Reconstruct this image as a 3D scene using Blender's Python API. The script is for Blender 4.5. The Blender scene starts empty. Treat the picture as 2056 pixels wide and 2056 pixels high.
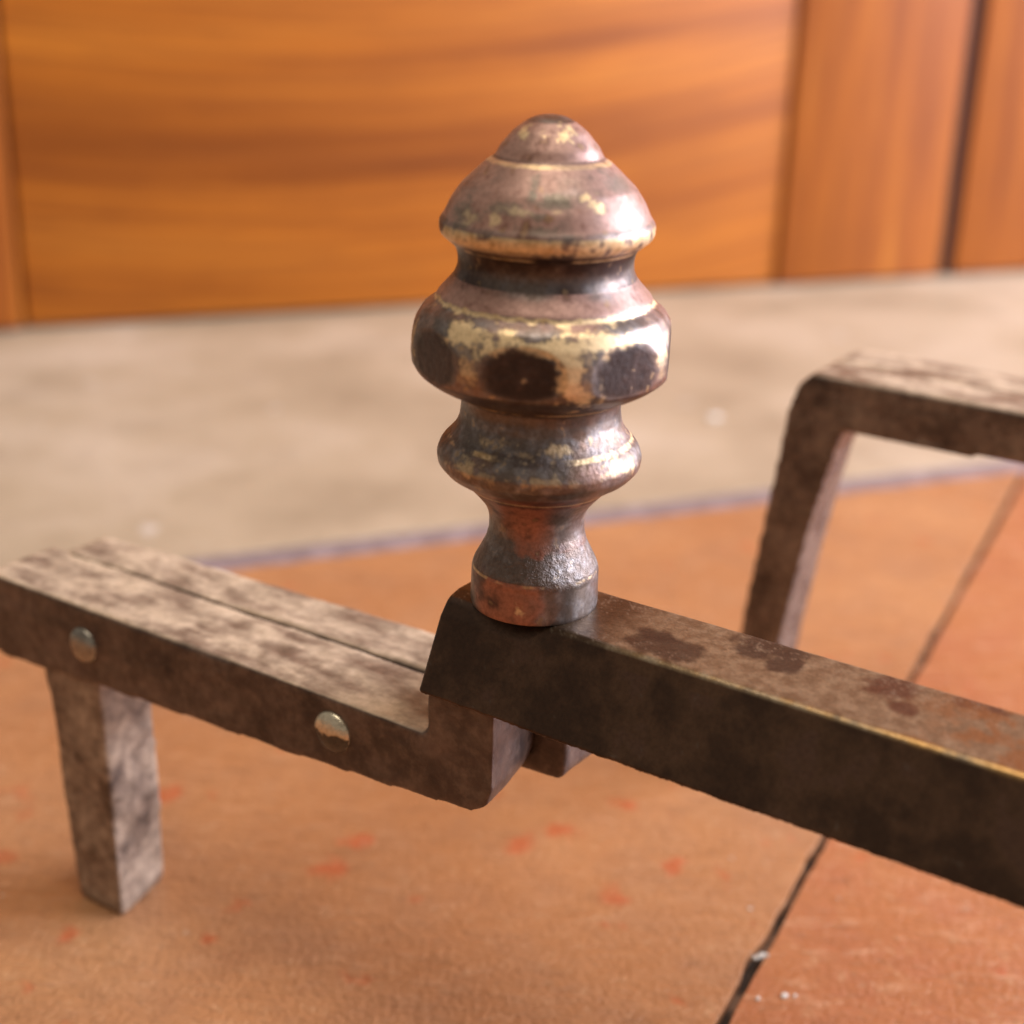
import bpy, bmesh, math, random
import numpy as np
from mathutils import Vector, Matrix, noise

random.seed(4)
R = math.radians
S = bpy.context.scene

# ------------------------------------------------------------------ camera, world, lamps
PITCH, ROLL = R(21.0), R(1.65)
fwd = Vector((0, math.cos(PITCH), -math.sin(PITCH)))
r0 = Vector((1, 0, 0)); u0 = Vector((0, math.sin(PITCH), math.cos(PITCH)))
right = math.cos(ROLL) * r0 + math.sin(ROLL) * u0
up = math.cos(ROLL) * u0 - math.sin(ROLL) * r0
cd = bpy.data.cameras.new('camera'); cam = bpy.data.objects.new('camera', cd)
S.collection.objects.link(cam)
m = Matrix((right, up, -fwd)).transposed().to_4x4()
m.translation = (-0.00592, -0.32795, 0.29047)
cam.matrix_world = m
cd.sensor_width = 36.0; cd.lens = 52.17
cd.clip_start = 0.01; cd.clip_end = 50
cd.dof.use_dof = True; cd.dof.focus_distance = 0.352; cd.dof.aperture_fstop = 7.4
cd.dof.aperture_blades = 0
S.camera = cam

W = bpy.data.worlds.new('World'); S.world = W; W.use_nodes = True
wb = W.node_tree.nodes['Background']
wb.inputs['Color'].default_value = (1.0, 0.90, 0.80, 1); wb.inputs['Strength'].default_value = 0.25

def area(name, loc, target, sx, sy, power, color):
    l = bpy.data.lights.new(name, 'AREA'); l.shape = 'RECTANGLE'; l.size = sx; l.size_y = sy
    l.energy = power; l.color = color
    o = bpy.data.objects.new(name, l); S.collection.objects.link(o)
    o.location = loc
    o.rotation_euler = (Vector(target) - Vector(loc)).to_track_quat('-Z', 'Y').to_euler()
    return o
area('window_light', (2.10, 0.50, 0.85), (0.0, 0.20, 0.1), 1.9, 1.55, 152, (0.80, 0.83, 1.0))
area('overhead_fill', (0.1, -0.1, 2.4), (0.1, 0.4, 0), 1.8, 1.4, 34, (1.0, 0.90, 0.78))  # unseen lamp added overhead as soft fill

S.view_settings.view_transform = 'Standard'; S.view_settings.look = 'None'
S.view_settings.exposure = 0.0; S.view_settings.gamma = 1.0
try:
    S.cycles.use_denoising = True
    S.cycles.max_bounces = 8
except Exception:
    pass

# ------------------------------------------------------------------ helpers
def link(o, parent=None):
    S.collection.objects.link(o)
    if parent is not None:
        o.parent = parent
    return o

def obj(name, mesh, mat=None, parent=None, loc=(0, 0, 0), rot=(0, 0, 0)):
    o = bpy.data.objects.new(name, mesh)
    if mat is not None:
        mesh.materials.clear(); mesh.materials.append(mat)
    o.location = loc; o.rotation_euler = rot
    return link(o, parent)

def empty(name, loc, rz, label, cat, group=None):
    o = bpy.data.objects.new(name, None); o.empty_display_size = 0.02
    o.location = loc; o.rotation_euler = (0, 0, rz)
    o['label'] = label; o['category'] = cat
    if group:
        o['group'] = group
    return link(o)

def fbm(p, sc, oct=3):
    v = 0.0; a = 0.5; s = sc
    for _ in range(oct):
        v += a * noise.noise(p * s); a *= 0.5; s *= 2.13
    return v            # about -0.6 .. 0.6

def sm(a, b, x):
    if a == b:
        return 0.0 if x < a else 1.0
    t = min(1.0, max(0.0, (x - a) / (b - a))); return t * t * (3 - 2 * t)

def mixc(a, b, f):
    return (a[0] + (b[0] - a[0]) * f, a[1] + (b[1] - a[1]) * f, a[2] + (b[2] - a[2]) * f)

def smooth(me):
    me.polygons.foreach_set('use_smooth', [True] * len(me.polygons)); me.update()

class NT:
    """small wrapper for building node trees"""
    def __init__(self, name):
        self.mat = bpy.data.materials.new(name); self.mat.use_nodes = True
        self.nt = self.mat.node_tree; self.bsdf = self.nt.nodes['Principled BSDF']
        self.co = self.nt.nodes.new('ShaderNodeTexCoord')
    def n(self, t, **kw):
        x = self.nt.nodes.new(t)
        for k, v in kw.items():
            setattr(x, k, v)
        return x
    def l(self, a, b):
        self.nt.links.new(a, b)
    def put(self, sock, v):
        if hasattr(v, 'links'):
            self.l(v, sock)
        else:
            sock.default_value = v
    def mapping(self, scale=(1, 1, 1), rot=(0, 0, 0), loc=(0, 0, 0), src=None):
        x = self.n('ShaderNodeMapping')
        x.inputs['Scale'].default_value = scale; x.inputs['Rotation'].default_value = rot
        x.inputs['Location'].default_value = loc
        self.l(src or self.co.outputs['Object'], x.inputs['Vector']); return x.outputs[0]
    def noise(self, scale, detail=4, rough=0.55, vec=None, dist=0.0):
        x = self.n('ShaderNodeTexNoise')
        x.inputs['Scale'].default_value = scale; x.inputs['Detail'].default_value = detail
        x.inputs['Roughness'].default_value = rough; x.inputs['Distortion'].default_value = dist
        self.l(vec or self.co.outputs['Object'], x.inputs['Vector']); return x.outputs['Fac']
    def math(self, op, a, b=0.0, clamp=False):
        x = self.n('ShaderNodeMath', operation=op, use_clamp=clamp)
        self.put(x.inputs[0], a); self.put(x.inputs[1], b); return x.outputs[0]
    def range(self, v, a, b, c=0.0, d=1.0):
        x = self.n('ShaderNodeMapRange', interpolation_type='SMOOTHSTEP')
        self.put(x.inputs[0], v)
        for i, q in enumerate((a, b, c, d)):
            x.inputs[i + 1].default_value = q
        return x.outputs[0]
    def mix(self, f, a, b, mode='MIX'):
        x = self.n('ShaderNodeMix', data_type='RGBA', blend_type=mode)
        self.put(x.inputs[0], f)
        for s, v in ((x.inputs[6], a), (x.inputs[7], b)):
            if hasattr(v, 'links'):
                self.l(v, s)
            else:
                s.default_value = (*v, 1)
        return x.outputs[2]
    def ramp(self, f, stops):
        x = self.n('ShaderNodeValToRGB'); e = x.color_ramp.elements
        while len(e) < len(stops):
            e.new(0.5)
        for el, (p, c) in zip(e, stops):
            el.position = p; el.color = (*c, 1)
        self.put(x.inputs[0], f); return x.outputs[0]
    def bump(self, h, strength, dist):
        x = self.n('ShaderNodeBump'); x.inputs['Strength'].default_value = strength
        x.inputs['Distance'].default_value = dist; self.put(x.inputs['Height'], h)
        self.l(x.outputs[0], self.bsdf.inputs['Normal'])
    def set(self, **kw):
        for k, v in kw.items():
            self.put(self.bsdf.inputs[k.replace('_', ' ')], v if not isinstance(v, tuple) else (*v, 1))
        return self

# ------------------------------------------------------------------ materials
def mat_painted(name, bump_scale, bump_d):
    """colour, metalness and roughness come from the mesh's own patina layers"""
    k = NT(name)
    c = k.n('ShaderNodeAttribute', attribute_name='patina').outputs['Color']
    a = k.n('ShaderNodeAttribute', attribute_name='finish')
    sep = k.n('ShaderNodeSeparateColor'); k.l(a.outputs['Color'], sep.inputs[0])
    fine = k.noise(900, 5, 0.65)
    col = k.mix(k.range(fine, 0.35, 0.7), c, k.mix(1.0, c, (0.72, 0.70, 0.68), 'MULTIPLY'))
    k.set(Base_Color=col, Metallic=sep.outputs[0])
    rg = k.math('ADD', sep.outputs[1], k.math('MULTIPLY', k.math('SUBTRACT', fine, 0.5), 0.25), True)
    k.set(Roughness=rg)
    h = k.math('ADD', k.noise(bump_scale, 4, 0.6), k.math('MULTIPLY', k.noise(bump_scale * 5, 3, 0.6), 0.35))
    h2 = k.math('MULTIPLY', h, k.math('ADD', sep.outputs[2], 0.03))
    k.bump(h2, 1.0, bump_d)
    return k.mat

def mat_iron(name, dust_amt, rust=0.5, gloss=0.38):
    k = NT(name)
    n1 = k.noise(60, 5, 0.6); n2 = k.noise(260, 5, 0.65)
    st = k.noise(1, 4, 0.6, vec=k.mapping(scale=(48, 150, 210)))
    base = k.ramp(n1, [(0.30, (0.036, 0.022, 0.018)), (0.5, (0.066, 0.037, 0.030)), (0.70, (0.105, 0.060, 0.049))])
    base = k.mix(k.range(st, 0.35, 0.7, 0, 0.6), base, (0.040, 0.026, 0.020))
    base = k.mix(k.range(n2, 0.43, 0.78, 0, rust), base, (0.17, 0.105, 0.075))
    geo = k.n('ShaderNodeNewGeometry')
    sp = k.n('ShaderNodeSeparateXYZ'); k.l(geo.outputs['Normal'], sp.inputs[0])
    upf = k.range(sp.outputs[2], 0.35, 0.9)
    blot = k.range(k.math('ADD', k.math('MULTIPLY', n1, 0.45), k.math('MULTIPLY', st, 0.68)), 0.40, 0.70)
    side = k.math('MULTIPLY', k.range(k.math('ADD', k.math('MULTIPLY', n1, 0.8), k.math('MULTIPLY', n2, 0.25)), 0.24, 0.84), dust_amt)
    top = k.math('MULTIPLY', upf, k.math('ADD', k.math('MULTIPLY', blot, 0.72), 0.28))
    dust = k.math('MAXIMUM', top, side)
    dcol = k.mix(k.range(n2, 0.25, 0.75), (0.44, 0.315, 0.205), (0.70, 0.52, 0.355))
    k.set(Base_Color=k.mix(dust, base, dcol), Metallic=k.math('MULTIPLY', k.math('SUBTRACT', 1.0, dust), 0.35),
          Roughness=k.range(dust, 0, 1, gloss, 0.80))
    k.bump(k.math('ADD', k.noise(420, 6, 0.7), k.math('MULTIPLY', st, 0.35)), 0.6, 0.0004)
    return k.mat

def mat_tile(name, tint):
    k = NT(name)
    w = k.mapping()
    big = k.noise(7, 4, 0.55, w); mid = k.noise(34, 5, 0.6, w)
    streak = k.noise(1, 5, 0.62, k.mapping(scale=(55, 190, 1), rot=(0, 0, R(-8))))
    grit = k.noise(420, 4, 0.6, w)
    c = k.ramp(big, [(0.3, tint[0]), (0.5, tint[1]), (0.7, tint[2])])
    c = k.mix(k.range(mid, 0.42, 0.66, 0, 0.45), c, tint[3])
    c = k.mix(k.range(streak, 0.52, 0.72, 0, tint[5]), c, tint[4])
    c = k.mix(k.range(streak, 0.46, 0.28, 0, 0.35), c, (0.20, 0.085, 0.035))
    c = k.mix(k.range(k.noise(230, 4, 0.7, w), 0.50, 0.74, 0, 0.38), c, (0.25, 0.105, 0.045))
    c = k.mix(k.range(k.noise(170, 4, 0.7, k.mapping(loc=(3, 5, 1))), 0.54, 0.76, 0, 0.5), c, (0.62, 0.36, 0.19))
    # worn red spots where the surface coat has gone
    spots = None
    for (x, y, r) in RED_SPOTS:
        v = k.n('ShaderNodeVectorMath', operation='DISTANCE')
        wob = k.n('ShaderNodeVectorMath', operation='ADD')
        nz = k.n('ShaderNodeTexNoise'); nz.inputs['Scale'].default_value = 90
        k.l(k.co.outputs['Object'], nz.inputs['Vector'])
        sc = k.n('ShaderNodeVectorMath', operation='SCALE'); sc.inputs['Scale'].default_value = 0.016
        k.l(nz.outputs['Color'], sc.inputs[0]); k.l(k.co.outputs['Object'], wob.inputs[0]); k.l(sc.outputs[0], wob.inputs[1])
        k.l(wob.outputs[0], v.inputs[0]); v.inputs[1].default_value = (x + 0.008, y + 0.008, 0.008 + FLOOR_TOP)
        s = k.range(v.outputs['Value'], r, r * 0.25)
        spots = s if spots is None else k.math('MAXIMUM', spots, s)
    rnd = k.range(k.noise(48, 3, 0.5, w), 0.64, 0.72, 0, 0.7)
    spots = k.math('MAXIMUM', spots, rnd) if spots is not None else rnd
    c = k.mix(k.math('MULTIPLY', spots, 0.70), c, (0.50, 0.10, 0.03))
    c = k.mix(k.range(k.noise(80, 4, 0.6, w), 0.68, 0.76, 0, 0.5), c, (0.55, 0.40, 0.27))
    k.set(Base_Color=c, Roughness=k.range(mid, 0.3, 0.7, 0.33, 0.50))
    k.bump(k.math('ADD', k.math('MULTIPLY', streak, 1.0), k.math('MULTIPLY', grit, 0.7)), 0.7, 0.0014)
    return k.mat

def mat_stone():
    k = NT('threshold_stone')
    a = k.noise(5, 5, 0.6); b = k.noise(40, 6, 0.65)
    c = k.ramp(a, [(0.34, (0.33, 0.245, 0.155)), (0.5, (0.46, 0.352, 0.232)), (0.66, (0.58, 0.462, 0.335))])
    c = k.mix(k.range(k.noise(13, 5, 0.6), 0.48, 0.72, 0, 0.38), c, (0.27, 0.195, 0.12))
    c = k.mix(k.range(b, 0.5, 0.75, 0, 0.4), c, (0.30, 0.21, 0.13))
    c = k.mix(k.range(k.noise(22, 2, 0.5), 0.69, 0.76, 0, 0.6), c, (0.68, 0.60, 0.52))
    k.set(Base_Color=c, Roughness=0.55)
    k.bump(b, 0.4, 0.002)
    return k.mat

def mat_mortar(name, c0, c1, rough=0.6):
    k = NT(name)
    k.set(Base_Color=k.mix(k.range(k.noise(75, 5, 0.65), 0.46, 0.62), c0, c1), Roughness=rough)
    k.bump(k.noise(160, 5, 0.65), 0.6, 0.0015)
    return k.mat

WOOD_H = [(0.26, (0.145, 0.033, 0.004)), (0.40, (0.32, 0.088, 0.008)), (0.50, (0.45, 0.136, 0.012)), (0.72, (0.57, 0.198, 0.022))]
WOOD_V = [(0.27, (0.15, 0.034, 0.005)), (0.42, (0.30, 0.078, 0.008)), (0.54, (0.41, 0.118, 0.011)), (0.70, (0.60, 0.220, 0.028))]
def mat_wood(name, vertical=False, shift=0.0):
    tone = WOOD_V if vertical else WOOD_H
    """varnished wood; the object's x runs along the leaf and z up it"""
    k = NT(name)
    sx = k.n('ShaderNodeSeparateXYZ'); k.l(k.co.outputs['Object'], sx.inputs[0])
    x, z = sx.outputs[0], sx.outputs[2]
    if vertical:
        along, across = z, x
        cur = across
        sc = (2.2, 34.0)
    else:
        along, across = x, z
        d = k.math('ADD', x, 0.16 + shift)
        cur = k.math('SUBTRACT', across, k.math('MULTIPLY', k.math('MULTIPLY', d, d), 0.26))
        sc = (1.1, 19.0)
    cb = k.n('ShaderNodeCombineXYZ')
    k.l(k.math('MULTIPLY', along, sc[0]), cb.inputs[0]); k.l(k.math('MULTIPLY', cur, sc[1]), cb.inputs[1])
    cb.inputs[2].default_value = 3.7 + shift
    g = k.noise(1.0, 7, 0.62, cb.outputs[0], 0.1)
    cb2 = k.n('ShaderNodeCombineXYZ')
    k.l(k.math('MULTIPLY', along, sc[0] * 3), cb2.inputs[0]); k.l(k.math('MULTIPLY', cur, sc[1] * 9), cb2.inputs[1])
    f = k.noise(1.0, 4, 0.6, cb2.outputs[0])
    c = k.ramp(g, tone)
    c = k.mix(k.range(f, 0.38, 0.66, 0, 0.6), c, (0.24, 0.066, 0.010))
    cb3 = k.n('ShaderNodeCombineXYZ')
    k.l(k.math('MULTIPLY', along, 14.0), cb3.inputs[0]); k.l(k.math('MULTIPLY', cur, 520.0), cb3.inputs[1])
    c = k.mix(k.range(k.noise(1.0, 4, 0.65, cb3.outputs[0]), 0.50, 0.70, 0, 0.55), c, (0.20, 0.052, 0.008))
    k.set(Base_Color=c, Roughness=0.5, Specular_IOR_Level=0.25)
    k.bump(f, 0.15, 0.0006)
    return k.mat

def mat_plain(name, col, rough=0.6, metal=0.0):
    k = NT(name)
    c = k.mix(k.range(k.noise(200, 4), 0.4, 0.65, 0, 0.6), col, tuple(q * 0.6 for q in col))
    k.set(Base_Color=c, Roughness=rough, Metallic=metal)
    return k.mat

# ------------------------------------------------------------------ the setting
FLOOR_TOP = 0.0
RED_SPOTS = [(0.0129, 0.1166, .008), (0.000, 0.1094, .008), (0.0392, 0.1368, .007), (-0.0567, 0.1081, .007), (-0.0637, 0.0912, .0075),
             (0.0313, 0.081, .007), (-0.1278, 0.1357, .008), (-0.095, 0.053, .006), (-0.1388, 0.051, .006), (0.052, 0.098, .006)]
TINT_A = ((0.38, 0.158, 0.061), (0.455, 0.202, 0.081), (0.53, 0.255, 0.108), (0.36, 0.165, 0.072), (0.56, 0.29, 0.145), 0.45)
TINT_B = ((0.38, 0.128, 0.045), (0.44, 0.162, 0.059), (0.50, 0.205, 0.080), (0.40, 0.120, 0.043), (0.62, 0.33, 0.18), 0.6)

def plate(me_name, poly, z0, z1, bevel=0.0, segs=2):
    bm = bmesh.new()
    vs = [bm.verts.new((x, y, z1)) for x, y in poly]
    f = bm.faces.new(vs); f.normal_update()
    if f.normal.z < 0:
        f.normal_flip()
    r = bmesh.ops.extrude_face_region(bm, geom=[f])
    for v in r['geom']:
        if isinstance(v, bmesh.types.BMVert):
            v.co.z = z0
    bmesh.ops.recalc_face_normals(bm, faces=bm.faces)
    if bevel:
        es = [e for e in bm.edges if all(abs(v.co.z - z1) < 1e-6 for v in e.verts)]
        bmesh.ops.bevel(bm, geom=es, offset=bevel, segments=segs, profile=0.6, affect='EDGES')
    me = bpy.data.meshes.new(me_name); bm.to_mesh(me); bm.free(); return me

ta = R(22.5); tv = Vector((math.cos(ta), math.sin(ta))); tn = Vector((-tv.y, tv.x))   # threshold direction and away from the room
T0 = Vector((0.041, 0.4151))
def clip(poly, p, n):
    """keep the part of a convex polygon on the side (q-p).n < 0"""
    out = []
    for i in range(len(poly)):
        a, b = Vector(poly[i]), Vector(poly[(i + 1) % len(poly)])
        da, db = (a - p).dot(n), (b - p).dot(n)
        if da <= 0:
            out.append(tuple(a))
        if (da < 0) != (db < 0) and abs(da - db) > 1e-9:
            out.append(tuple(a + (b - a) * (da / (da - db))))
    return out

floor = obj('floor', plate('floor', [(-2.6, -2.2), (2.6, -2.2), (2.6, 3.2), (-2.6, 3.2)], -0.06, -0.0035), mat_mortar('grout', (0.030, 0.018, 0.012), (0.20, 0.120, 0.080), 0.8))
floor['kind'] = 'structure'
e1 = Vector((math.cos(R(64)), math.sin(R(64)))); e2 = Vector((e1.y, -e1.x))
J = Vector((0.0762, 0.0557))
mats = [mat_tile('terracotta_buff', TINT_A), mat_tile('terracotta_red', TINT_B)]
for i in range(-3, 3):
    for j in range(-3, 3):
        u0_, u1_ = i * 0.56, (i + 1) * 0.56
        v0_, v1_ = -0.42 + j * 1.2, -0.42 + (j + 1) * 1.2
        if i % 2 and not (i == -1):
            v0_ -= 0.5; v1_ -= 0.5
        g = 0.0014
        q = [J + e2 * a + e1 * b for a, b in ((u0_ + g, v0_ + g), (u1_ - g, v0_ + g), (u1_ - g, v1_ - g), (u0_ + g, v1_ - g))]
        q = clip([tuple(p) for p in q], T0 - tn * 0.001, tn)
        if len(q) < 3 or max((Vector(p)).length for p in q) > 3.4:
            continue
        rough_q = []
        for a, b in zip(q, q[1:] + q[:1]):             # hand-made tiles: the edges wander and are chipped
            a, b = Vector(a), Vector(b); nn = max(1, int((b - a).length / 0.006))
            side = Vector(((b - a).y, -(b - a).x)).normalized()
            for k_ in range(nn):
                p_ = a.lerp(b, k_ / nn); p3 = Vector((p_.x, p_.y, i * 3.3 + j))
                w_ = 0 if k_ == 0 else 0.0005 * noise.noise(p3 * 28) + 0.0006 * noise.noise(p3 * 130)
                if k_ and noise.noise(p3 * 75 + Vector((4, 4, 4))) > .45:
                    w_ -= 0.0010
                rough_q.append(tuple(p_ + side * (w_ - 0.0002)))
        q = rough_q
        lift = random.uniform(-0.0003, 0.0003)
        obj('tile', plate('tile', q, -0.0045, FLOOR_TOP + lift, 0.0003, 2), mats[0] if (i + j) % 2 or i < 0 else mats[1], floor)

D0 = Vector((-0.0111, 0.9310)); da = R(21.3); dv = Vector((math.cos(da), math.sin(da))); dn = Vector((-dv.y, dv.x))
band = [T0 - tv * 2, T0 + tv * 2, T0 + tv * 2 + tn * 0.0205, T0 - tv * 2 + tn * 0.0205]
mb = obj('mortar_strip', plate('mortar_strip', [tuple(p) for p in band], -0.0045, -0.0008, 0.0006, 2), mat_mortar('mortar', (0.23, 0.175, 0.175), (0.34, 0.265, 0.265), 0.42), floor)
slab = [T0 - tv * 2 + tn * 0.021, T0 + tv * 2 + tn * 0.021, D0 + dv * 2 + dn * 0.12, D0 - dv * 2 + dn * 0.12]
th = obj('threshold', plate('threshold', [tuple(p) for p in slab], -0.05, 0.0, 0.0006, 2), mat_stone())
th['kind'] = 'structure'

# ------------------------------------------------------------------ the wooden door leaves (x along the leaf, z up, +y away from the room)
def board(x0, x1, z0, z1, y0=0.0, y1=0.035, bev=0.0018):
    bm = bmesh.new()
    bmesh.ops.create_cube(bm, size=1.0, matrix=Matrix.Translation(((x0 + x1) / 2, (y0 + y1) / 2, (z0 + z1) / 2)) @ Matrix.Diagonal((x1 - x0, y1 - y0, z1 - z0, 1)))
    bmesh.ops.bevel(bm, geom=list(bm.edges), offset=bev, segments=3, affect='EDGES', profile=0.5)
    me = bpy.data.meshes.new('board'); bm.to_mesh(me); bm.free(); smooth(me); return me
wood_h = mat_wood('varnished_wood_rail'); wood_v = mat_wood('varnished_wood_stile', True); wood_v2 = mat_wood('varnished_wood_leaf', True, 0.37)
gap_joint_dark = mat_plain('gap_shade_joint_dark', (0.012, 0.004, 0.003), 0.9)  # near-black for the shade painted into the leaf gap, and for the joints
def door_leaf(label, parts):
    d = empty('door', (D0.x, D0.y, 0.0), da, label, 'door', 'pair of wooden door leaves')
    for nm, me, mt in parts:
        obj(nm, me, mt, d)
    return d
Z0 = 0.004
door_leaf('orange varnished wooden door leaf with wide horizontal grained bottom rail', [
    ('rail', board(-0.3990, 0.2590, Z0, 0.42, 0.0040, 0.034, 0.0022), wood_h),
    ('stile', board(-0.56, -0.4025, Z0, 2.0), wood_v),
    ('stile', board(0.2620, 0.4375, Z0, 2.0, 0.0, 0.062), wood_v),
    ('panel', board(-0.4005, 0.2600, 0.422, 1.96, 0.012, 0.028), wood_h),
    ('gap_shade', board(0.4380, 0.4540, Z0, 2.0, 0.0045, 0.062, 0.0005), gap_joint_dark),  # dark strip standing in for the deep shade between the leaves
    ('groove', board(0.2593, 0.2617, Z0, 1.96, 0.0090, 0.034, 0.0004), gap_joint_dark), ('groove', board(-0.4022, -0.3993, Z0, 1.96, 0.0090, 0.034, 0.0004), gap_joint_dark)])
door_leaf('narrow strip of wooden door leaf right of the dark gap', [
    ('stile', board(0.4545, 0.63, Z0, 2.0, 0.0, 0.062), wood_v2),
    ('rail', board(0.632, 1.25, Z0, 0.42, 0.0015, 0.034), wood_h),
    ('panel', board(0.632, 1.25, 0.422, 1.96, 0.012, 0.028), wood_h)])

# ------------------------------------------------------------------ the andiron
ZB = 0.1421                      # height of the brass rail's top
RZ = math.atan2(-0.55247, 0.83353)
AND = empty('andiron', (0, 0, 0), RZ, 'old brass and iron andiron with a turned finial on its rail', 'andiron', 'pair of andirons')
local = Matrix.Rotation(-RZ, 4, 'Z')

# finial: profile (radius, height above the rail)
PROF = [(0.0, 0.11412), (0.00133, 0.11405), (0.00249, 0.11389), (0.00359, 0.11357), (0.00525, 0.11266), (0.00753, 0.11072), (0.01029, 0.10746), (0.01199, 0.10532), (0.01247, 0.1049), (0.01314, 0.10457), (0.01348, 0.1043), (0.01529, 0.10252), (0.01838, 0.0992), (0.02064, 0.09585), (0.02255, 0.09282), (0.02297, 0.09231), (0.02342, 0.09174), (0.02362, 0.09079), (0.02346, 0.08909), (0.0228, 0.08813), (0.02202, 0.08772), (0.02179, 0.08738), (0.02119, 0.08686), (0.02025, 0.08618), (0.0196, 0.0848), (0.01933, 0.08291), (0.01947, 0.08118), (0.02016, 0.07944), (0.02193, 0.07735), (0.02353, 0.07559), (0.02403, 0.07482), (0.02415, 0.07436), (0.02426, 0.07405), (0.02503, 0.07348), (0.02667, 0.07207), (0.02821, 0.06923), (0.029, 0.06638), (0.02925, 0.06278), (0.02892, 0.05989), (0.02772, 0.0577), (0.02551, 0.05588), (0.02318, 0.05441), (0.02038, 0.05294), (0.01933, 0.05238), (0.01873, 0.05209), (0.01832, 0.05146), (0.01814, 0.04961), (0.01845, 0.04663), (0.01913, 0.04476), (0.02012, 0.04326), (0.02115, 0.04221), (0.02123, 0.04191), (0.02196, 0.04138), (0.023, 0.03987), (0.02362, 0.03797), (0.02328, 0.03568), (0.02134, 0.03339), (0.01831, 0.03146), (0.01652, 0.03031), (0.01623, 0.02992), (0.01448, 0.02798), (0.01258, 0.02565), (0.01162, 0.0237), (0.01128, 0.02174), (0.01135, 0.01898), (0.01201, 0.0162), (0.01337, 0.01341), (0.01462, 0.01101), (0.01497, 0.01012), (0.01498, 0.00972), (0.01524, 0.00924), (0.01531, 0.00454), (0.01538, 0.00037), (0.01516, 0.0)]
def resample(prof, step):
    pts = np.array(prof); seg = np.hypot(*np.diff(pts, axis=0).T); s = np.concatenate([[0], np.cumsum(seg)])
    n = int(s[-1] / step); q = np.linspace(0, s[-1], n)
    r = np.interp(q, s, pts[:, 0]); z = np.interp(q, s, pts[:, 1])
    for _ in range(3):                                  # take the corners off
        r[1:-1] = 0.25 * r[:-2] + 0.5 * r[1:-1] + 0.25 * r[2:]
        z[1:-1] = 0.25 * z[:-2] + 0.5 * z[1:-1] + 0.25 * z[2:]
    return r, z

GREY = (0.20, 0.160, 0.135); DARK = (0.050, 0.030, 0.023); RED = (0.44, 0.258, 0.198); COPPER = (0.42, 0.175, 0.105)
OX = (0.17, 0.065, 0.040); GOLD = (0.95, 0.71, 0.40); STEEL = (0.32, 0.29, 0.275)
GOLD_SPOTS = [(-50, .1112, 10, .0010, .9), (-42, .1101, 6, .0006, .8), (22, .1108, 11, .0012, 1), (38, .1114, 9, .0008, 1), (-6, .1104, 9, .0006, .7), (28, .1096, 4, .0006, .9),
              (28, .0981, 4.5, .0013, 1), (24, .0993, 3.0, .0007, 1), (31, .0974, 3, .0008, .9), (-30, .0944, 6, .0011, .7), (-21, .0965, 8, .0007, .35), (-48, .0942, 5, .0012, .4), (4, .0967, 3, .0005, .4),
              (-14, .0925, 1.2, .0004, .8), (44, .0942, 1.4, .0004, .7),
              (-34, .0702, 12, .0024, 1), (-20, .0700, 8, .0020, 1), (14, .0700, 8, .0022, .95), (24, .0709, 12, .0021, 1), (12, .0660, 5.5, .0050, 1), (16, .0605, 5, .0034, .9),
              (-32, .0645, 4, .0040, .7), (0, .0695, 16, .0012, .9), (40, .0706, 9, .0010, .9), (59, .066, 3, .004, .8), (-78, .066, 4, .003, .6), (100, .067, 9, .003, .9), (150, .067, 14, .003, .8),
              (-31.7, .0446, 10, .0012, .6), (12, .0441, 8, .0014, .75), (-12, .0436, 5, .0006, .4), (-47, .0391, 10, .0017, .6), (-34, .0383, 6, .0010, .35), (1.7, .0384, 9, .0012, .45),
              (43, .0398, 8, .0018, .8), (58, .0388, 8, .0013, .6), (20, .0378, 6, .0008, .3), (-13, .0036, 3.0, .0010, .7), (-8, .0606, 1.6, .0015, .8), (2, .0612, 1.2, .0008, .8)]
GREY_SPOTS = [(-9.7, .0999, 2.2, .0006), (-10, .1015, 3.5, .0020), (-7, .0930, 9, .0010), (60, .1012, 14, .0025), (-26, .0967, 11, .0012), (-55, .0945, 14, .0025), (0, .0980, 12, .0010),
              (-4, .0958, 6, .0009), (3, .0995, 9, .0008)]
FAC = [R(-9.2 + 47.0 * k) for k in (-1, 0, 1)] + [R(-9.2 + 47.0 + 45.0 * k) for k in range(1, 5)] + [R(-9.2 - 47.0 - 42)]
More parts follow.
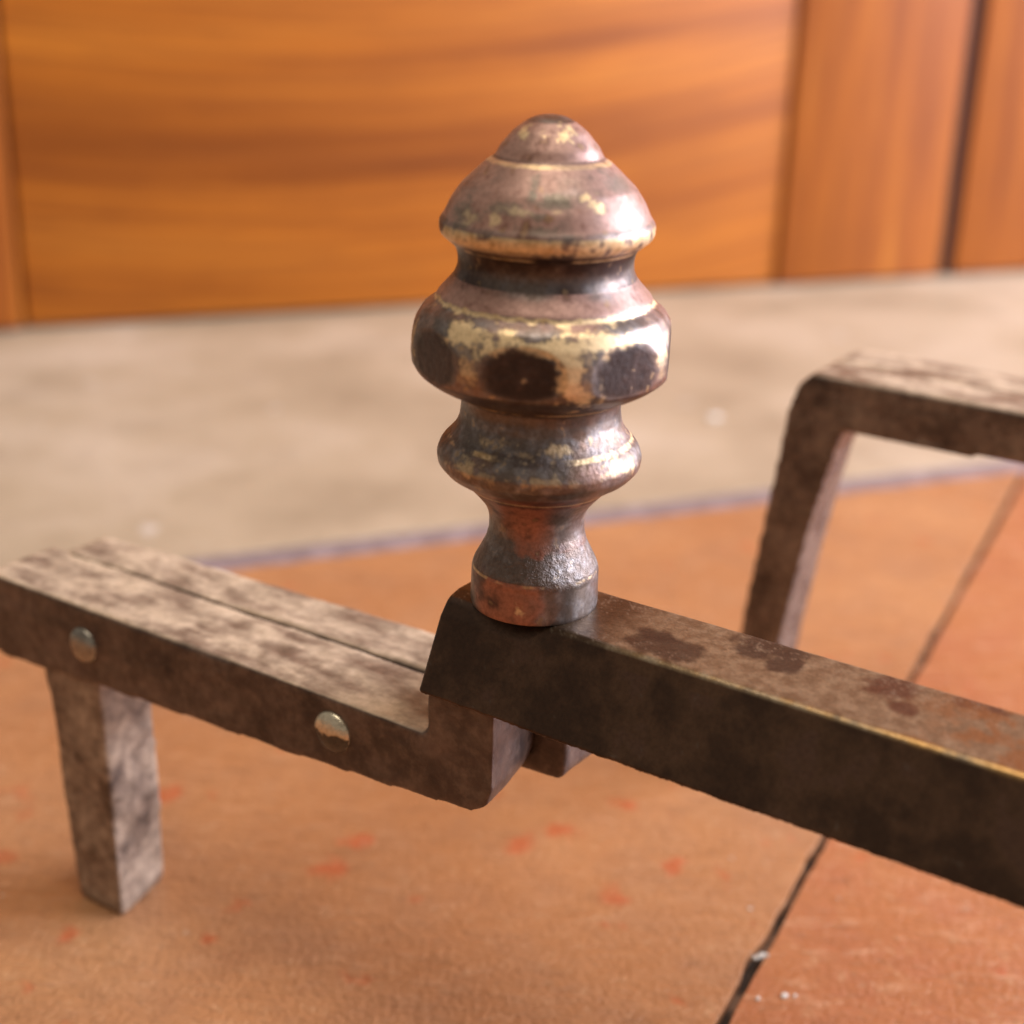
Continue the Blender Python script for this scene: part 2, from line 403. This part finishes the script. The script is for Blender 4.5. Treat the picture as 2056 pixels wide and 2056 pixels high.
def build_finial():
    prof = [(r_ * (1 + .012 * sm(.022, .032, z_) + .018 * sm(.0525, .056, z_) * sm(.0745, .071, z_)), z_) for r_, z_ in PROF]
    prof = [(r_ + .00040 * sm(.1135, .1105, z_) * sm(.1056, .1075, z_) + .00055 * sm(.1035, .1005, z_) * sm(.0928, .0955, z_) - .00022 * sm(.0006, .0, abs(z_ - .1053)), z_) for r_, z_ in prof]
    r, z = resample(prof, 0.00033)
    NU = 480
    th_ = np.linspace(0, 2 * math.pi, NU, endpoint=False)
    verts, cols, fins = [], [], []
    for ri, zi in zip(r, z):
        for a in th_:
            x, y = ri * math.sin(a), -ri * math.cos(a)
            ad = math.degrees(a); ad = ad - 360 if ad > 180 else ad
            p = Vector((x, y, zi))
            cut = 0.0; sx_ = -1.0
            if .0545 < zi < .0735:
                for fa in FAC:
                    ex = x * math.sin(fa) - y * math.cos(fa) - 0.02850
                    sx_ = max(sx_, ex)
                    if ex > 0:
                        x -= ex * math.sin(fa) * 0.93; y += ex * math.cos(fa) * 0.93
                        cut = max(cut, ex)
            n1 = fbm(p, 90, 4); n2 = fbm(p + Vector((3, 1, 7)), 330, 3); n3 = noise.noise(p * 1500)
            # hand-worn surface: shallow dents and casting pits
            pit = 0.04
            dr = 0.00012 * n1
            # ---- patina
            if zi > .1128: wr, wd = .25, .3
            elif zi > .0925: wr, wd = .80, .05
            elif zi > .0870: wr, wd = .45, .30
            elif zi > .0795: wr, wd = .08, .55 + .35 * sm(.0815, .0845, zi)
            elif zi > .0752: wr, wd = .55 + .35 * sm(.079, .0765, zi), .10
            elif zi > .0710: wr, wd = .35, .10
            elif zi > .0580: wr, wd = .25, .20
            elif zi > .0525: wr, wd = .30, .75
            elif zi > .0425: wr, wd = .10, .40 * sm(.046, .050, zi) + .15
            elif zi > .0330: wr, wd = .22, .15
            elif zi > .0290: wr, wd = .65, .45
            elif zi > .0165: wr, wd = .22 + .62 * sm(36, 4, abs(ad + 8 + 30 * n1)), .25 + .3 * n1
            elif zi > .0100: wr, wd = .75 * sm(.0148, .0168, zi + n2 * .003) * sm(28, 10, abs(ad + 8)), .12
            else: wr, wd = .85 * sm(16, -10, ad + 45 * n1) * sm(-80, -50, ad), .22 + .5 * n1
            red = sm(.15, .85, wr + .9 * n1 + .35 * n2)
            drk = sm(.25, .95, wd + 0.8 * n1 + .5 * n2)
            base = mixc(mixc(GREY, (0.27, 0.165, 0.11), sm(-.15, .3, n1) * (.9 if .029 < zi < .075 else .3)), STEEL, sm(-.1, .4, n2))
            rc = COPPER if zi < .033 else RED
            rc = mixc(rc, OX, sm(-.05, .5, n2 + .4 * n1 + (.25 if .0525 < zi < .058 or .029 < zi < .033 else -.1)))
            c = mixc(base, rc, red)
            c = mixc(c, mixc(DARK, OX, .35 * red), drk)
            metal, rough = .82 - .45 * red - .15 * drk, .40 + .02 * red + .10 * n2
            for (sa, sz, wa, wz) in GREY_SPOTS:
                if abs(zi - sz) < 2.5 * wz and abs(ad - sa) < 2.5 * wa:
                    q = math.hypot((ad - sa) / wa, (zi - sz) / wz) + 1.6 * n2 + .5 * n3
                    f = sm(1.5, .3, q); c = mixc(c, (0.20, 0.165, 0.120), .75 * f)
            # ---- bare brass
            g = 0.0
            for (sa, sz, wa, wz, st_) in GOLD_SPOTS:
                if abs(zi - sz) < 2.6 * wz and abs(ad - sa) < 2.6 * wa:
                    q = math.hypot((ad - sa) / wa, (zi - sz) / wz) + 2.9 * n2 + 1.1 * n1 + .6 * n3
                    g = max(g, st_ * sm(1.28, .38 if zi > .05 else .10, q))
            jag = n2 * .0009
            g = max(g, sm(.00050, .00020, abs(zi - .1046 + jag * .4)) * (.35 + .65 * sm(-.15, .15, n1 + .3 * n2)))
            if .0872 < zi < .0915:
                g = max(g, sm(-.20, .10, n1 * 1.1 + n2 + .08) * sm(.0920, .0908, zi) * sm(.0870, .0880, zi))
            g = max(g, sm(.00050, .00022, abs(zi - .08640 + jag * .3)) * sm(-.05, .25, n1 + .05))
            g = max(g, sm(.00062, .00022, abs(zi - .07450 - 1.5 * jag)) * sm(-.35, -.05, n1 + .1))
            g = max(g, sm(.00050, .00020, abs(zi - .05245 + jag * .4)) * sm(-.25, .1, n1 + n2 + .1))
            g = max(g, sm(.00060, .00030, abs(zi - .04215 - jag * .5)) * sm(-.1, .1, n1 + n2 * .5 + .04))
            g = max(g, sm(.00035, .00015, abs(zi - .03020 + jag * .3)) * .5)
            g = max(g, sm(.00045, .00015, abs(zi - .00965 + jag * .4)) * sm(-.1, .2, n2 + n1) * .7)
            g = max(g, .55 * sm(.30, .40, n2 + .15 * n3) * (1 if .034 < zi < .076 else .5))
            if .0560 < zi < .0715 and cut <= 0:
                g = max(g, .8 * sm(.0, .42, n2 * .8 + n1 * .6 - .01 - .5 * sm(.0615, .058, zi) - .4 * sm(.0695, .0712, zi)))
            fac = sm(-.00005, .00075, sx_ + n2 * .0006 + n1 * .0004)
            if fac > 0:
                keep = sm(.33, .42, n2 + .3 * n1)
                c = mixc(c, mixc((0.042, 0.024, 0.018), (0.085, 0.048, 0.036), sm(-.3, .35, n1 + .6 * n2)), fac * (1 - .6 * keep))
                metal = metal + (.40 - metal) * fac; rough = rough + (.40 - rough) * fac
                g *= 1 - fac * (1 - keep); pit = .04 + .22 * fac; dr += fac * .00009 * n2
            gold = mixc(GOLD, (0.66, 0.44, 0.21), sm(-.1, .45, n2))
            c = mixc(c, gold, g); metal += (.62 - metal) * g; rough += (.44 - rough) * g
            pit = max(pit, .9 * sm(.0075, .0105, zi) * sm(.0215, .0150, zi), .45 * sm(.034, .038, zi) * sm(.0500, .0445, zi))
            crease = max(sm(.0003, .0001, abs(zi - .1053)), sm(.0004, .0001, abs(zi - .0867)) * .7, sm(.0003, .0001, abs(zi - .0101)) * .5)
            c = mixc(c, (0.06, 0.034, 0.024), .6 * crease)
            rr = math.hypot(x, y)
            if rr > 1e-6:
                x *= (rr + dr) / rr; y *= (rr + dr) / rr
            verts.append((x, y, zi)); cols.append((*c, 1)); fins.append((metal, rough, pit, 1))
    nr = len(r); faces = []
    for i in range(nr - 1):
        a0 = i * NU; b0 = a0 + NU
        for k in range(NU):
            k2 = (k + 1) % NU
            faces.append((a0 + k, b0 + k, b0 + k2, a0 + k2))
    me = bpy.data.meshes.new('finial'); me.from_pydata(verts, [], faces)
    paint(me, cols, fins); smooth(me); return me

def paint(me, cols, fins):
    for nm, data in (('patina', cols), ('finish', fins)):
        at = me.color_attributes.new(nm, 'FLOAT_COLOR', 'POINT')
        at.data.foreach_set('color', np.array(data, dtype=np.float32).ravel())

obj('finial', build_finial(), mat_painted('aged_brass', 620, 0.00055), AND, (0, 0, ZB), (0, 0, -RZ))

# brass rail: a trapezoid shell swept along local x (local y = away from the camera)
def rounded(poly, rad, n):
    out = []
    for i, (p, r_) in enumerate(zip(poly, rad)):
        p = Vector(p); a = Vector(poly[i - 1]) - p; b = Vector(poly[(i + 1) % len(poly)]) - p
        a.normalize(); b.normalize()
        for k in range(n + 1):
            t = k / n
            out.append(p + a * r_ * (1 - t) ** 2 + b * r_ * t ** 2)
    return out
def build_rail():
    poly = [(0.0142, 0.0), (-0.0107, 0.0), (-0.0217, -0.0222), (0.0262, -0.0222)]      # (y, z)
    sec = rounded(poly, (0.0010, 0.0013, 0.0010, 0.0010), 5)
    ring = []
    for i, p in enumerate(sec):                       # finer steps along the section
        q = sec[(i + 1) % len(sec)]; n = max(1, int((q - p).length / 0.00055))
        for k in range(n):
            ring.append(p.lerp(q, k / n))
    xs = [-0.0185 + i * 0.0005 for i in range(330)]; xs += [xs[-1] + (0.44 - xs[-1]) * (k / 24) for k in range(1, 25)]
    STAINS = [(0.0390, 0.0040, 0.0098, 0.0060), (0.0335, -0.0005, .005, .003), (0.0575, -0.0115, 0.0085, 0.0035), (0.0640, -0.0050, 0.0040, 0.0045), (0.0545, -0.006, .004, .003),
              (0.0870, -0.0085, 0.0060, 0.0060), (0.0925, -0.0015, 0.0030, 0.0030), (0.105, -0.012, .006, .003)]
    verts, cols, fins = [], [], []
    cen = Vector((0, -0.011))
    n = len(ring)
    rows = []
    for e, x in enumerate(xs):
        shrink = 1.0
        if e < 3:
            shrink = (0.985, 0.996, 1.0)[e]
        for p in ring:
            y, z = p
            # the top-front arris is rubbed round near the finial and crisp further along
            y = cen.x + (y - cen.x) * shrink; z = cen.y + (z - cen.y) * shrink
            q = Vector((x, y, z))
            n1 = fbm(q, 70, 4); n2 = fbm(q + Vector((9, 2, 4)), 300, 4); n3 = noise.noise(q * 1700)
            z += 0.00012 * n1; y += 0.00012 * n1
            if z < -0.021 and y < 0:
                z += 0.00045 * n2 + .00022 * n3
            arr = max(0.0, -z) + max(0.0, -0.0107 - y)
            rubbed = sm(0.018, 0.002, x)
            if rubbed > 0 and y < 0 and z > -.006:
                d_ = max(0.0, 0.0052 - math.hypot(y + 0.0107, z)); z -= d_ * .20 * rubbed; y += d_ * .16 * rubbed
            c = mixc((0.056, 0.028, 0.014), (0.108, 0.056, 0.028), sm(-.3, .3, n1 + .4 * n2)); metal, rough = .55, .33
            top = sm(-.0016, -.0004, z) if -0.0112 < y < 0.0146 else 0
            if top > 0:
                t = -y
                dusty = sm(0.004, 0.040, x + .03 * n1) * (.80 + .45 * n2) + .06
                dc = mixc((0.25, 0.182, 0.108), (0.34, 0.258, 0.160), sm(-.3, .3, n2 + .4 * n3))
                c = mixc(c, dc, top * max(0, min(1, dusty)))
                rough += .03 * top * dusty
                for (sx, st, wx, wt) in STAINS:
                    if abs(x - sx) < 2 * wx and abs(t - st) < 2 * wt:
                        d_ = (abs((x - sx) / wx) ** 2.6 + abs((t - st) / wt) ** 2.6) ** (1 / 2.6) + .55 * n2 + .45 * n1
                        sc = (0.050, 0.034, 0.026) if x < .075 else (0.105, 0.043, 0.026)
                        c = mixc(c, sc, .85 * top * sm(1.25, .72, d_))
                rst = sm(.094, .112, x + .02 * n1) * sm(-.05, .15, n1 + .5 * n2 + .06)
                c = mixc(c, (0.26, 0.115, 0.040), top * rst * .85)
                spk = sm(.55, .75, n3 * .8 + .6 * n2 + .35 * sm(-.004, .002, abs(t) - .006))
                c = mixc(c, (0.34, 0.28, 0.20), top * spk * .5)
            # worn bright arris
            ed = math.hypot(y + 0.0107, z)
            w = sm(.00095 + .0006 * sm(.05, .12, x), .0001, ed + .0011 * n2) * sm(.006, .075, x + .05 * n1) * (.45 + .55 * sm(.05, .11, x)) * sm(-.55, -.05, n1 + n2)
            c = mixc(c, (0.55, 0.32, 0.11), w * .85); metal += (.85 - metal) * w
            if z < -.004 and y < -.012:
                c = mixc(c, (0.10, 0.052, 0.034), .6 * sm(.10, .35, n1 + .3 * n2))
                c = mixc(c, (0.13, 0.10, 0.075), .5 * sm(.42, .55, n2 + .3 * n3))
            verts.append((x, y, z)); cols.append((*c, 1)); fins.append((metal, rough + .08 * n2, .35, 1))
    faces = []
    for e in range(len(xs) - 1):
        a0 = e * n; b0 = a0 + n
        for k in range(n):
            k2 = (k + 1) % n; faces.append((a0 + k, a0 + k2, b0 + k2, b0 + k))
    faces.append(tuple(range(n - 1, -1, -1))); faces.append(tuple((len(xs) - 1) * n + k for k in range(n)))
    me = bpy.data.meshes.new('rail'); me.from_pydata(verts, [], faces)
    bm = bmesh.new(); bm.from_mesh(me); bmesh.ops.recalc_face_normals(bm, faces=bm.faces); bm.to_mesh(me); bm.free()
    paint(me, cols, fins) if 'patina' not in me.color_attributes else None
    smooth(me)
    for pl in me.polygons:
        if len(pl.vertices) > 4:
            pl.use_smooth = False
    return me
obj('rail', build_rail(), mat_painted('dark_brass', 700, 0.00022), AND, (0, 0, ZB))

# forged iron: outline solids, remeshed and given hammered irregularity
def forge(name, bm, mat, parent, loc, voxel=0.0011, amp=0.00035, sc=70.0, seed=0, rot=(0, 0, 0)):
    bmesh.ops.recalc_face_normals(bm, faces=bm.faces)
    me = bpy.data.meshes.new('raw'); bm.to_mesh(me); bm.free()
    o = bpy.data.objects.new('raw', me); S.collection.objects.link(o)
    md = o.modifiers.new('r', 'REMESH'); md.mode = 'VOXEL'; md.voxel_size = voxel; md.use_smooth_shade = True
    ms = o.modifiers.new('s', 'SMOOTH'); ms.factor = 0.5; ms.iterations = 2
    dg = bpy.context.evaluated_depsgraph_get()
    out = bpy.data.meshes.new_from_object(o.evaluated_get(dg))
    bpy.data.objects.remove(o); bpy.data.meshes.remove(me)
    out.name = name
    off = Vector((seed * 1.7, seed * 0.9, 3.1))
    for v in out.vertices:
        p = v.co + off
        v.co += v.normal * (amp * 2 * fbm(p, sc, 4) + amp * .25 * noise.noise(p * 700))
    smooth(out)
    return obj(name, out, mat, parent, loc, rot)
def prism_xz(outline, y0, y1, skew=0.0):
    """outline of (x, z); y0 near the camera, y1 far; skew moves the far side along x"""
    bm = bmesh.new()
    a = [bm.verts.new((x, y0, z)) for x, z in outline]; b = [bm.verts.new((x + skew * sk, y1, z)) for (x, z), sk in zip(outline, SK or [1] * len(outline))]
    bm.faces.new(a); bm.faces.new(b[::-1])
    for i in range(len(a)):
        j = (i + 1) % len(a); bm.faces.new((a[j], a[i], b[i], b[j]))
    return bm
def loft(secs):
    """secs: list of 4-corner rings"""
    bm = bmesh.new(); rs = [[bm.verts.new(p) for p in s] for s in secs]
    for s, t in zip(rs, rs[1:]):
        for i in range(4):
            j = (i + 1) % 4; bm.faces.new((s[i], s[j], t[j], t[i]))
    bm.faces.new(rs[0][::-1]); bm.faces.new(rs[-1]); return bm
iron = mat_iron('rusty_iron', 0.22); iron_leg = mat_iron('ashy_iron', 0.9, 0.7); iron_far = mat_iron('brown_iron', 0.42, 0.4, 0.22)
SK = None
front = [(-0.1860, -0.0350), (-0.1840, -0.0347), (-0.0172, -0.0337), (-0.0172, -0.0205), (0.0026, -0.0205), (0.0025, -0.0435), (0.0010, -0.0480), (-0.0025, -0.0505), (-0.0070, -0.0512),
         (-0.0530, -0.0547), (-0.1125, -0.0577), (-0.1815, -0.0619), (-0.1865, -0.0600)]
SK = [0, 0, 0, 0, 1, 1, 1, .6, .2, 0, 0, 0, 0]
bar_a = forge('iron_bar', prism_xz(front, -0.0200, 0.0058, -0.0045), iron, AND, (0, 0, ZB), seed=1)
back = [(-0.1800, -0.0352), (-0.1750, -0.0340), (-0.0172, -0.0334), (-0.0172, -0.0205), (0.0064, -0.0205), (0.0064, -0.0500), (0.0050, -0.0522), (-0.0530, -0.0550), (-0.1125, -0.0580), (-0.1780, -0.0622), (-0.1805, -0.060)]
SK = [.15, .15, .7, 1, 1, 1, 1, .6, .4, .15, .15]
bm_b = prism_xz(back, 0.0072, 0.0285, 0.0)
for v in bm_b.verts:                                       # the back bar narrows towards its far end
    f_ = sm(-0.03, -0.185, v.co.x)
    if v.co.y > 0.02:
        v.co.y -= 0.0075 * f_
    else:
        v.co.y -= 0.0030 * f_
bar_b = forge('iron_bar', bm_b, iron, AND, (0, 0, ZB), seed=2)
SK = None
# leg under the two bars
leg = loft([[(-0.1640, -0.0192, -0.0560), (-0.1395, -0.0192, -0.0560), (-0.1395, 0.0020, -0.0560), (-0.1640, 0.0020, -0.0560)],
            [(-0.1622, -0.0186, -0.0720), (-0.1393, -0.0186, -0.0700), (-0.1393, 0.0014, -0.0700), (-0.1622, 0.0014, -0.0720)],
            [(-0.1610, -0.0182, -0.1050), (-0.1386, -0.0182, -0.1050), (-0.1400, 0.0030, -0.1050), (-0.1605, 0.0030, -0.1050)],
            [(-0.1580, -0.0180, -0.1400), (-0.1380, -0.0180, -0.1400), (-0.1430, 0.0050, -0.1400), (-0.1590, 0.0050, -0.1400)],
            [(-0.1570, -0.0172, -0.1421), (-0.1385, -0.0172, -0.1421), (-0.1437, 0.0045, -0.1421), (-0.1580, 0.0045, -0.1421)]])
forge('leg', leg, iron_leg, AND, (0, 0, ZB), seed=3)
far_leg = loft([[(0.405, -0.016, z), (0.427, -0.016, z), (0.427, 0.016, z), (0.405, 0.016, z)] for z in (-0.0222, -0.1421)])
forge('leg', far_leg, iron, AND, (0, 0, ZB), seed=4)

# domed rivets
def rivet_mesh(seed, rad, hgt, flake, c0, c1):
    verts, cols, fins = [], [], []
    NR, NA = 26, 72
    for i in range(NR + 1):
        f = i / NR
        rr = rad * math.sin(f * math.pi / 2) if f < .9 else rad * (math.sin(.9 * math.pi / 2) + (f - .9) * .12)
        hh = hgt * math.cos(f * math.pi / 2) if f < .9 else hgt * math.cos(.9 * math.pi / 2) * (1 - (f - .9) * 10) - .0008 * (f - .9) * 10
        for k in range(NA):
            a = 2 * math.pi * k / NA
            p = Vector((rr * math.cos(a), -hh, rr * math.sin(a)))
            q = p + Vector((seed, 0, 0)); n1 = fbm(q, 260, 3); n2 = fbm(q, 900, 3)
            gone = sm(.1, .24, -p.z / rad - .18 + .45 * n1 + .12 * n2 + flake) if flake > -1 else 0
            c = mixc(c0, c1, sm(-.2, .3, n1)); mt, rg = .75, .24
            gone *= sm(.93, .84, f + .12 * n2); c = mixc(c, (0.11, 0.10, 0.085), gone)
            rim = sm(.93, .99, f); c = mixc(c, (0.06, 0.04, 0.03), rim * .6)
            p *= 1 + .02 * n1; p.y += .00028 * gone
            verts.append(p[:]); cols.append((*c, 1)); fins.append((mt, rg, .5, 1))
    faces = [(i * NA + k, i * NA + (k + 1) % NA, (i + 1) * NA + (k + 1) % NA, (i + 1) * NA + k) for i in range(NR) for k in range(NA)]
    me = bpy.data.meshes.new('rivet'); me.from_pydata(verts, [], faces); paint(me, cols, fins)
    bm = bmesh.new(); bm.from_mesh(me); bmesh.ops.remove_doubles(bm, verts=bm.verts, dist=1e-7); bmesh.ops.recalc_face_normals(bm, faces=bm.faces); bm.to_mesh(me); bm.free()
    smooth(me); return me
rm = mat_painted('rivet_brass', 700, 0.0002)
rv = obj('rivet', rivet_mesh(1.3, 0.0059, 0.0026, 0.42, (0.80, 0.71, 0.52), (0.62, 0.53, 0.37)), rm, bar_a, (-0.0475, -0.0200, -0.0436))
rv['label'] = 'shiny round rivet with its lower half flaked dark'
rv = obj('rivet', rivet_mesh(5.1, 0.0056, 0.0027, -2, (0.42, 0.38, 0.31), (0.26, 0.23, 0.19)), rm, bar_a, (-0.1425, -0.0200, -0.0468))

# ------------------------------------------------------------------ the second andiron behind
P0 = Vector((0.07498, 0.17143))
AN2 = empty('andiron', (P0.x, P0.y, 0), R(-33.5), 'rusty iron andiron standing behind the brass rail, its finial out of view', 'andiron', 'pair of andirons')
SK = None
b2 = [(0.0005, 0.0), (0.0051, 0.0577), (0.0104, 0.1003), (0.0157, 0.1437), (0.0185, 0.1525), (0.0235, 0.1572), (0.16, 0.1566), (0.36, 0.1556), (0.36, 0.1385), (0.10, 0.1395), (0.0690, 0.1418), (0.0400, 0.1412),
      (0.0361, 0.1385), (0.0327, 0.1298), (0.0270, 0.0969), (0.0213, 0.0568), (0.0155, 0.0)]
bm2 = prism_xz(b2, 0.0, 0.0215)
bmesh.ops.triangulate(bm2, faces=[f for f in bm2.faces if len(f.verts) > 4], ngon_method='EAR_CLIP')
forge('iron_bar', bm2, iron_far, AN2, (0, 0, 0), voxel=0.0012, amp=0.00020, seed=7)
b3 = [(0.0190, 0.1535), (0.0230, 0.1568), (0.16, 0.1560), (0.36, 0.1550), (0.36, 0.1385), (0.10, 0.1395), (0.0690, 0.1418), (0.0210, 0.1412)]
forge('iron_bar', prism_xz(b3, 0.0228, 0.0450), iron_far, AN2, (0, 0, 0), voxel=0.0012, amp=0.00020, seed=8)
l3 = [(0.335, 0.1385), (0.355, 0.1385), (0.355, 0.0), (0.337, 0.0)]
forge('leg', prism_xz(l3, 0.0, 0.0185), iron_far, AN2, (0, 0, 0), voxel=0.002, seed=9)

# ------------------------------------------------------------------ flecks of old paint and plaster on the floor
bm = bmesh.new()
def fleck(x, y, r_, h=0.6):
    mt = Matrix.Translation((x, y, FLOOR_TOP + r_ * h * .35)) @ Matrix.Rotation(random.uniform(0, 6.3), 4, 'Z') @ Matrix.Diagonal((r_ * random.uniform(.8, 1.5), r_ * random.uniform(.6, 1), r_ * h, 1))
    bmesh.ops.create_icosphere(bm, subdivisions=1, radius=1.0, matrix=mt)
for x, y, r_ in ((0.0792, 0.0334, .0011), (0.0711, 0.0318, .0010), (0.0824, 0.0335, .0008), (0.0748, 0.0517, .0014), (0.0765, 0.0522, .0011), (0.0730, 0.0508, .0010), (0.0749, 0.0759, .0008), (0.0725, 0.1041, .0006), (0.105, 0.083, .0005), (0.125, 0.6114, .004), (0.128, 0.6130, .003)):
    fleck(x, y, r_)
for _ in range(50):
    fleck(random.uniform(-.2, .35), random.uniform(-.02, .38), random.uniform(.0002, .0006))
for v in bm.verts:
    v.co += Vector((noise.noise(v.co * 900), noise.noise(v.co * 900 + Vector((5, 5, 5))), 0)) * 0.0003
me = bpy.data.meshes.new('paint_flecks'); bm.to_mesh(me); bm.free()
fl = obj('paint_flecks', me, mat_plain('plaster', (0.72, 0.66, 0.58), 0.7))
fl['kind'] = 'stuff'; fl['label'] = 'tiny pale flecks of plaster scattered on the tiles'
